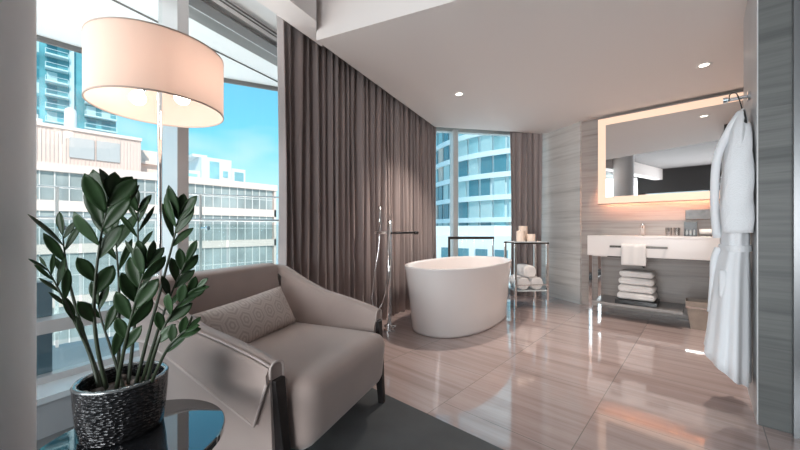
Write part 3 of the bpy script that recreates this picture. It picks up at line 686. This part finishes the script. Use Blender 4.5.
# ---- bathtub
tx, ty = -1.972, 3.185
bt = thing('bathtub', 'white oval freestanding bathtub on the marble floor', 'bathtub', (tx, ty, 0), .086)
bm = BM(); n = 72
def el(ax, ay, z, p=2.3): 
    r = []
    for i in range(n):
        a = 2*PI*i/n; c, s = math.cos(a), math.sin(a)
        r.append((ax*math.copysign(abs(c)**(2/p), c), ay*math.copysign(abs(s)**(2/p), s), z))
    return r
rs2 = [el(.365, .715, .003), el(.382, .735, .006), el(.388, .742, .03), el(.398, .762, .2), el(.413, .79, .4), el(.432, .825, .58), el(.440, .840, .632), el(.439, .839, .642), el(.428, .828, .645), el(.414, .814, .640), el(.404, .802, .62), el(.37, .75, .45), el(.33, .67, .25), el(.28, .58, .17), el(.10, .2, .155), el(.01, .02, .155)]
rings(bm, rs2, True); obj('tub_shell', bm, porc_m, bt, smooth=True)
bm = BM()
tube(bm, [(-.12, -.775, .575), (-.12, -.755, .575)], .024, 20); obj('overflow', bm, chrome, bt, auto=40)
bm = BM(); lathe(bm, [(.03, .1555), (.03, .162), (.01, .164)], n=20); obj('drain', bm, chrome, bt, auto=40)

# ---- tub filler
tf = thing('tub_filler', 'chrome floor-standing tub filler with hand shower in front of the curtain', 'tap', (-2.282, 2.342, 0))
bm = BM(); lathe(bm, [(.055, 0), (.055, .012), (.03, .02), (.026, .07)], n=28); obj('floor_flange', bm, chrome, tf, auto=35)
bm = BM(); tube(bm, [(0, 0, .02), (0, 0, 1.085)], .0215, 16); obj('column', bm, chrome, tf, smooth=True)
bm = BM(); tube(bm, [(0, 0, .962), (.20, .185, .962)], .012, 12); tube(bm, [(.185, .17, .962), (.212, .197, .962)], .016, 12); obj('spout', bm, P('spout_bronze', (.10, .09, .09), .2, metal=1), tf, smooth=True, label='dark horizontal spout')
bm = BM(); box(bm, (-.10, -.10, .955), (.0, .0, .975)); tube(bm, [(-.002, 0, .97), (-.085, -.075, .97)], .010, 8); bm2 = bm
obj('shower_bracket', bm, chrome, tf)
bm = BM(); tube(bm, [(-.068, -.06, .95), (-.068, -.06, 1.225)], .013, 12); obj('hand_shower', bm, chrome, tf, smooth=True)
bm = BM(); tube(bm, bez([(-.068, -.06, .95), (-.075, -.07, .80), (-.10, -.10, .55), (-.115, -.12, .30), (-.08, -.08, .20), (-.03, -.03, .35), (-.012, -.016, .6), (-.008, -.016, .8)], 8), .006, 8); obj('hose', bm, chrome, tf, smooth=True)
bm = BM(); tube(bm, [(0, 0, .045), (.05, .045, .045)], .014, 10); tube(bm, [(0, 0, .045), (-.04, -.02, .045)], .014, 10); obj('valve', bm, chrome, tf, smooth=True)

# ---- towel stand behind the tub
ts = thing('towel_stand', 'freestanding towel stand with dark top bar behind the bathtub', 'stand', (-2.43, 4.15, 0), rad(43))
for s in (-1, 1):
    bm = BM(); box(bm, (s*.31-.014, -.014, .0), (s*.31+.014, .014, .86)); box(bm, (s*.31-.014, -.11, 0), (s*.31+.014, .11, .015)); bev(obj('leg', bm, chrome if s > 0 else bronze, ts), .002)
bm = BM(); box(bm, (-.324, -.018, .857), (.324, .018, .893)); bev(obj('top_bar', bm, bronze, ts), .002)

# ---- chrome side table with candles and towels
tr = thing('chrome_bath_table', 'two-tier chrome bath table between tub and marble wall', 'table', (-1.70, 4.265, 0), rad(47))
hw, hd = .205, .16
for sx in (-1, 1):
    for sy in (-1, 1):
        bm = BM(); box(bm, (sx*hw-.014, sy*hd-.014, 0), (sx*hw+.014, sy*hd+.014, .815)); bev(obj('leg', bm, chrome, tr), .002)
for sy in (-1, 1):
    bm = BM(); box(bm, (-hw-.014, sy*hd-.014, .815), (hw+.014, sy*hd+.014, .833)); obj('top_rail', bm, bronze, tr)
bm = BM(); box(bm, (-hw, -hd, .833), (hw, hd, .845)); obj('tabletop', bm, P('pale_glass_top', (.70, .74, .75), .1), tr)
bm = BM(); box(bm, (-hw, -hd, .225), (hw, hd, .24)); obj('lower_shelf', bm, P('pale_glass_shelf', (.60, .64, .65), .15), tr)
bm = BM(); box(bm, (-hw, -hd-.012, .30), (hw, -hd-.004, .312)); box(bm, (-hw, -hd-.012, .40), (hw, -hd-.004, .408)); obj('guard_rail', bm, chrome, tr)
def toW(o, l): return o.matrix_world @ Vector(l)
bpy.context.view_layer.update()
cand = [((-.075, -.02, 0), .052, .13, 'short pale candle at the left of three on the bath table'), ((-.0, .07, 0), .056, .195, 'tallest pale candle at the rear of the bath table'), ((.06, -.03, 0), .052, .09, 'lowest pale candle at the right of three on the bath table')]
for (x, y, z), r, h_, lab in cand:
    p = toW(tr, (x, y, .8455)); cd = thing('pillar_candle', lab, 'candle', p, 0, 'pillar candles on the bath table')
    bm = BM(); lathe(bm, [(r*.96, 0), (r, .004), (r, h_-.006), (r*.94, h_), (r*.6, h_-.004), (r*.1, h_-.006)], n=28); obj('wax', bm, wax_m, cd, auto=40)
    bm = BM(); tube(bm, [(0, 0, h_-.006), (.001, .001, h_+.012)], .002, 6); obj('wick', bm, blackp, cd)
def roll(bm, R0, L, ax=0):
    pts = []; K = 90
    for i in range(K):
        t = i/(K-1)*3.2*2*PI; r = .012+(R0-.022)*i/(K-1); pts.append((r*math.cos(t), r*math.sin(t)))
    outer = [(p[0]*(1+.010/max(.02, math.hypot(*p))), p[1]*(1+.010/max(.02, math.hypot(*p)))) for p in pts]
    def rg(x, s): return [(x, a*s, b*s) for a, b in pts]+[(x, a*s, b*s) for a, b in outer[::-1]]
    rings(bm, [rg(-L/2, 1), rg(-L/2+.01, 1.01), rg(L/2-.01, 1.01), rg(L/2, 1)])
    # inner body fills the coil and pads it round
    rings(bm, [[(x, r*math.cos(2*PI*i/24), r*math.sin(2*PI*i/24)) for i in range(24)] for x, r in ((-L/2+.006, R0*.55), (-L/2+.004, R0*.85), (-L/2+.018, R0), (L/2-.018, R0), (L/2-.004, R0*.85), (L/2-.006, R0*.55))])
rolls = [((-.09, -.01, .24+.082), 'rolled white towel at the lower left of the bath table shelf'), ((.082, -.01, .24+.082), 'rolled white towel at the lower right of the bath table shelf'), ((-.005, -.01, .24+.225), 'rolled white towel on top of two others on the bath table')]
for (x, y, z), lab in rolls:
    p = toW(tr, (x, y, z)); bm = BM(); roll(bm, .081, .28); o = obj('rolled_towel', bm, towel_m, smooth=True); o.location = p; o.rotation_euler = (0, 0, rad(47+90)); tag(o, lab, 'towel', 'rolled towels on the bath table')

# ---- vanity
VX0, VX1, VY0, VY1 = -1.0, .75, 4.32, 4.86
va = thing('vanity_unit', 'pale wall vanity with thick counter, chrome legs and open lower shelf', 'vanity', (VX0, VY0, 0)); vb = (VX0, VY0, 0)
bm = BM()
box(bm, (VX0, VY0, .70), (VX1, VY1, .90)); box(bm, (VX0, VY0, .90), (VX1, VY0+.10, .925)); box(bm, (VX0, VY1-.12, .90), (VX1, VY1, .925)); box(bm, (VX0, VY0+.10, .90), (VX0+.16, VY1-.12, .925)); box(bm, (-.10, VY0+.10, .90), (VX1, VY1-.12, .925))
bev(obj('counter', loc(bm, vb), van_m, va), .003)
bm = BM(); box(bm, (-.80, VY0+.002, .688), (VX1, VY0+.4, .699)); obj('underside_rail', loc(bm, vb), bronze, va)  # dark strip along the counter underside
bm = BM(); box(bm, (VX0+.01, VY0+.05, .688), (-.81, VY1, .699)); obj('underside_panel', loc(bm, vb), van_m, va)
bm = BM(); box(bm, (-.77, VY0-.045, .797), (-.27, VY0-.030, .820)); box(bm, (-.76, VY0-.03, .80), (-.745, VY0, .817)); box(bm, (-.295, VY0-.03, .80), (-.28, VY0, .817)); obj('towel_bar', loc(bm, vb), bronze, va)
for x in (VX0+.03, VX0+.03, .70):
    pass
for x, y in ((VX0+.03, VY0+.03), (VX0+.03, VY1-.06), (.70, VY0+.03), (.70, VY1-.06)):
    bm = BM(); box(bm, (x-.02, y-.02, 0), (x+.02, y+.02, .70)); bev(obj('leg', loc(bm, vb), chrome, va), .003)
bm = BM(); box(bm, (VX0+.05, VY0+.012, .150), (-.155, VY1-.05, .175)); obj('shelf', loc(bm, vb), grey_shelf, va)
bm = BM(); box(bm, (VX0+.05, VY0+.0, .150), (-.155, VY0+.0115, .178)); obj('shelf_edge', loc(bm, vb), P('brushed_steel', (.30, .28, .27), .5, metal=.6), va)
bm = BM(); tube(bm, [(-.52, 4.78, .90), (-.52, 4.78, .55), (-.52, 4.86, .55)], .018, 10); lathe(bm, [(.028, .56), (.028, .66)], (-.52, 4.78), 16); obj('drain_pipe', loc(bm, vb), chrome, va, smooth=True)
fa = thing('basin_faucet', 'small chrome faucet on the vanity counter', 'faucet', (-.52, 4.70, .9015))
bm = BM(); lathe(bm, [(.026, .0), (.026, .006), (.019, .01), (.019, .125), (.022, .13), (.022, .155), (.005, .157)], n=20); obj('body', bm, chrome, fa, auto=35)
bm = BM(); tube(bm, [(0, 0, .118), (0, -.12, .108)], .011, 12); obj('spout', bm, chrome, fa, smooth=True)
# hand towel on the bar
bm = BM(); prof = []
for i in range(13): t = i/12; prof.append((VY0-.052-.006*math.sin(t*2), .615+(.826-.615)*t))
prof += [(VY0-.0375, .836), (VY0-.022, .826)]
for i in range(9): t = i/8; prof.append((VY0-.018, .82-.17*t))
rws = []
for k in range(13):
    x = -.66+.215*k/12; rws.append([(x, y-.004*math.sin(k*1.3), z) for y, z in prof])
rings(bm, rws, False, False); ht = obj('hand_towel', bm, towel_m, smooth=True); m = ht.modifiers.new('thickness', 'SOLIDIFY'); m.thickness = .008; m.offset = 0
tag(ht, 'white hand towel folded over the dark bar of the vanity', 'towel')
# folded towels
bm = BM(); box(bm, (-.735, 4.36, .1755), (-.365, 4.70, .222))
tag(obj('towel_tray', bm, blackp), 'black tray under the folded towel stack', 'tray')
labs = ['thick folded white towel at the bottom of the stack in the tray', 'second folded white towel from the bottom of the vanity stack', 'third folded white towel from the bottom of the vanity stack', 'folded white towel topmost in the vanity stack']
z = .226
for k in range(4):
    hh = .074 if k < 3 else .066; bm = BM()
    wx = .345-.012*k; wy_ = .31-.01*k
    rbox(bm, (0, 0, hh/2), (wx, wy_, hh), .036, crown=.004)
    for v in bm.verts: v.co += Vector((.004*noise.noise(v.co*14+Vector((k, 0, 0))), .006*noise.noise(v.co*11+Vector((0, k, 0))), .004*noise.noise(v.co*9)))
    # fold crease in the front face
    for v in bm.verts:
        if v.co.y < -wy_/2+.03: v.co.y += .012*math.exp(-((v.co.z-hh/2)/.006)**2)
    o = obj('folded_towel', bm, towel_m, smooth=True); o.location = (-.55, 4.53, z); tag(o, labs[k], 'towel', 'folded towels under the vanity'); z += hh+.007
# waste bin
wb = thing('waste_bin', 'tapered pale waste bin with a dark metal band under the vanity', 'bin', (-.015, 4.50, 0))
bm = BM()
def sq(h, z): return [(-h, -h*.75, z), (h, -h*.75, z), (h, h*.75, z), (-h, h*.75, z)]
rings(bm, [sq(.085, 0), sq(.125, .28), sq(.118, .28), sq(.082, .012)]); bev(obj('body', bm, bin_m, wb), .003)
bm = BM(); rings(bm, [sq(.1165, .21), sq(.119, .225), sq(.1225, .225), sq(.1205, .21), sq(.1165, .21)], False); obj('metal_band', bm, P('polished_band', (.8, .76, .72), .15, metal=1), wb)
# counter items
for x, y, lab in ((-.285, 4.66, 'clear drinking glass nearer the faucet on the counter'), (-.22, 4.72, 'clear drinking glass nearer the black box on the counter')):
    bm = BM(); lathe(bm, [(.026, 0), (.031, .09), (.029, .09), (.024, .006), (.002, .006)], n=20); o = obj('drinking_glass', bm, tumb_m, auto=40); o.location = (x, y, .9255 if True else 0); tag(o, lab, 'glass', 'drinking glasses on the vanity')
ab = thing('amenity_box', 'open black amenity box of toiletries on the vanity counter', 'box', (-.105, 4.66, .9255))
bm = BM(); box(bm, (-.052, -.03, 0), (.052, .05, .01)); box(bm, (-.052, .042, .01), (.052, .05, .148)); box(bm, (-.052, -.03, .01), (-.046, .042, .148)); box(bm, (.046, -.03, .01), (.052, .042, .148)); box(bm, (-.046, -.02, .085), (.046, .042, .148)); obj('case', bm, blackp, ab)
for k in range(3):
    tag(obj('toiletry_bottle', BM(), P('silver_bottle', (.55, .6, .62), .2, metal=.5)), 'x', 'bottle') if False else None
    b_ = BM(); lathe(b_, [(.011, 0), (.012, .04), (.006, .05), (.006, .06)], n=14); o = obj('toiletry_bottle', b_, P('silver_bottle', (.55, .6, .62), .2, metal=.5), auto=40); o.location = (-.135+.03*k, 4.645, .936)
    tag(o, ['left', 'middle', 'right'][k]+' silvery toiletry bottle of three in the black amenity box', 'bottle', 'toiletry bottles in the amenity box')
bm = BM(); box(bm, (-.045, 4.57, .9255), (.13, 4.73, .934)); tag(bev(obj('vanity_tray', bm, bronze), .002), 'flat dark tray holding a rolled face cloth on the counter', 'tray')
bm = BM(); roll(bm, .032, .14); o = obj('face_cloth', bm, towel_m, smooth=True); o.location = (.035, 4.64, .9675); o.rotation_euler = (0, 0, rad(5)); tag(o, 'rolled cream face cloth on the dark vanity tray', 'cloth')
bm = BM(); box(bm, (-.15, 4.74, 1.102), (.60, 4.858, 1.205)); tag(bev(obj('stone_shelf', bm, darkstone), .003), 'dark grey stone wall shelf under the mirror', 'shelf')

# ---- mirror
mr = thing('lit_mirror', 'large rectangular wall mirror with glowing peach border above the vanity', 'mirror', (-.2, 4.86, 1.317))
MX0, MX1, MZ0, MZ1, MY = -.995, .62, 1.317, 2.385, 4.825; mo = (-.2, 4.86, 1.317)
bm = BM(); box(bm, (MX0, MY, MZ0), (MX1, MY+.02, MZ1)); obj('backing', loc(bm, mo), alud_m, mr)
bw = .085
bm = BM(); box(bm, (MX0+bw, MY-.004, MZ0+bw), (MX1-bw, MY, MZ1-bw)); obj('mirror_glass', loc(bm, mo), mir_m, mr)
bm = BM()
for a, b in (((MX0, MZ0), (MX1, MZ0+bw)), ((MX0, MZ1-bw), (MX1, MZ1)), ((MX0, MZ0+bw), (MX0+bw, MZ1-bw)), ((MX1-bw, MZ0+bw), (MX1, MZ1-bw))): box(bm, (a[0], MY-.0045, a[1]), (b[0], MY-.0, b[1]))
obj('light_border', loc(bm, mo), led_m, mr)
bm = BM(); box(bm, (MX0+.06, MY+.02, MZ0+.075), (MX1-.06, MY+.03, MZ0+.095)); obj('backlight', loc(bm, mo), strip_led, mr)
bm = BM(); box(bm, (MX0+.2, MY+.02, MZ0+.1), (MX1-.2, 4.90, MZ1-.1)); obj('wall_mount', loc(bm, mo), alud_m, mr)
bm = BM(); box(bm, (MX0-.004, MY-.006, MZ0-.008), (MX1, MY+.03, MZ0)); obj('bottom_trim', loc(bm, mo), bronze, mr)
# small clip light beside the mirror's left edge
# ---- robe and its hook
hk = thing('robe_hook', 'chrome robe hook on the partition edge above the white robe', 'hook', (.2, 2.81, 1.775))
bm = BM(); tube(bm, [(0, 0, 0), (-.012, 0, 0)], .028, 20); tube(bm, [(-.01, 0, 0), (-.10, 0, 0)], .011, 12); tube(bm, [(-.095, 0, 0), (-.115, 0, 0)], .018, 14); obj('hook_peg', bm, chrome, hk, smooth=False)
rb = thing('bathrobe', 'long white bathrobe hanging on the partition hook', 'robe', (.11, 2.71, 0))
N = 64
def robe_ring(z, x0, x1, yc, ry, fold, ph):
    r = []
    for i in range(N):
        a = 2*PI*i/N; f_ = 1+fold*math.sin(9*a+ph)+fold*.6*math.sin(5*a+ph*2.3)
        cxx = (x0+x1)/2; rx = (x1-x0)/2
        x = min(cxx+rx*math.cos(a)*f_, .196); r.append((x-.11, yc+ry*math.sin(a)*f_-2.78, z))
    return r
prof = [(.262, .0, .190, 2.75, .23, .07), (.32, .002, .190, 2.75, .23, .075), (.4, .012, .19, 2.76, .22, .07), (.62, .03, .19, 2.77, .205, .055), (.80, .05, .19, 2.78, .19, .04), (.89, .07, .19, 2.79, .17, .02), (.96, .068, .19, 2.79, .18, .03), (1.12, .072, .19, 2.79, .19, .04), (1.3, .078, .19, 2.79, .19, .035), (1.44, .085, .19, 2.79, .18, .03), (1.54, .095, .188, 2.80, .17, .02), (1.61, .118, .185, 2.81, .12, .01), (1.66, .138, .18, 2.83, .07, 0), (1.685, .150, .178, 2.84, .04, 0), (1.695, .16, .172, 2.84, .02, 0)]
bm = BM(); rr_ = []
for (z, a, b, yc, ry, fo) in prof:
    r = robe_ring(z, a, b, yc, ry, fo, .6+z*.5)
    if z < .27: r = [(x, y, zz-.14*(x+.11)/.19+.04+.012*math.sin(y*9)) for x, y, zz in r]
    rr_.append(r)
rings(bm, rr_, True); o = obj('robe_body', bm, robe_m, rb, smooth=True)
# sleeves
for s, yy0 in ((-1, 2.60), (1, 2.985)):
    bm = BM(); pts = bez([(.155, 2.80+s*.09, 1.58), (.140, yy0+.02, 1.38), (.132, yy0+.01, 1.15), (.132, yy0+.02, .98)], 6)
    n = len(pts); rs3 = []
    for i, p in enumerate(pts):
        t = i/(n-1); r0 = .035+.028*math.sin(min(1, t*1.3)*PI/2); rs3.append([(min(.196, p.x+r0*1.0*math.cos(a)*(1+.06*math.sin(4*a+i)))-.11, p.y+r0*.8*math.sin(a)*(1+.06*math.sin(3*a+i))-2.78, p.z) for a in [2*PI*k/20 for k in range(20)]])
    rings(bm, rs3); obj('sleeve', bm, robe_m, rb, smooth=True)
bm = BM(); rr_ = [[(min(.198, .130+.068*math.cos(2*PI*i/N))-.11, .178*math.sin(2*PI*i/N)+.01, z) for i in range(N)] for z in (.875, .88, .905, .91)]; rings(bm, rr_, True); obj('belt', bm, robe_m, rb, smooth=True)
bm = BM(); tube(bm, bez([(-.05, -.05, .89), (-.068, -.07, .82), (-.072, -.065, .70), (-.08, -.07, .52)], 6), [.016]*18+[.018], 8); obj('belt_tie', bm, robe_m, rb, smooth=True)
bm = BM(); tube(bm, bez([(.045, .02, 1.665), (.0, -.05, 1.57), (-.055, -.09, 1.40), (-.065, -.08, 1.15), (-.055, -.06, .95)], 6), [.020]*25, 10); obj('collar', bm, robe_m, rb, smooth=True)
bm = BM(); rbox(bm, (-.035, -.13, .70), (.03, .12, .15), .012); obj('pocket', bm, robe_m, rb, smooth=True)
bm = BM(); tube(bm, bez([(.0, .08, 1.762), (.004, .08, 1.80), (.03, .08, 1.80), (.045, .08, 1.75), (.055, .08, 1.70)], 5), .0028, 8); tube(bm, bez([(.055, -.10, 1.58), (.055, -.03, 1.64), (.055, .05, 1.685), (.055, .11, 1.64), (.055, .16, 1.58)], 5), .009, 8); obj('hanger', bm, blackp, rb, smooth=True, label='dark hanger inside the shoulders')

# ---- downlights
for k, (x, y, lab) in enumerate(((-1.917, 3.03, 'round recessed downlight above the bathtub'), (0.0, 3.934, 'round recessed downlight in front of the vanity mirror'))):
    dl = thing('downlight', lab, 'downlight', (x, y, 2.43), 0, 'recessed ceiling downlights')
    bm = BM(); n = 32
    rings(bm, [[(r*math.cos(2*PI*i/n), r*math.sin(2*PI*i/n), z_) for i in range(n)] for r, z_ in ((.034, -.001), (.046, -.006), (.056, -.002), (.056, 0), (.034, 0), (.034, -.001))], False); obj('trim_ring', bm, white_m, dl, smooth=True)
    bm = BM(); lathe(bm, [(.033, -.0015), (.033, -.004), (.02, -.006)], n=24); obj('lens', bm, dl_m, dl)
    l = bpy.data.lights.new('downlight_beam', 'SPOT'); l.energy = 80; l.spot_size = rad(110); l.spot_blend = .9; l.color = (1, .86, .76); l.shadow_soft_size = .035
    o = bpy.data.objects.new('downlight_beam', l); C.objects.link(o); o.parent = dl; o.location = (0, 0, -.03)
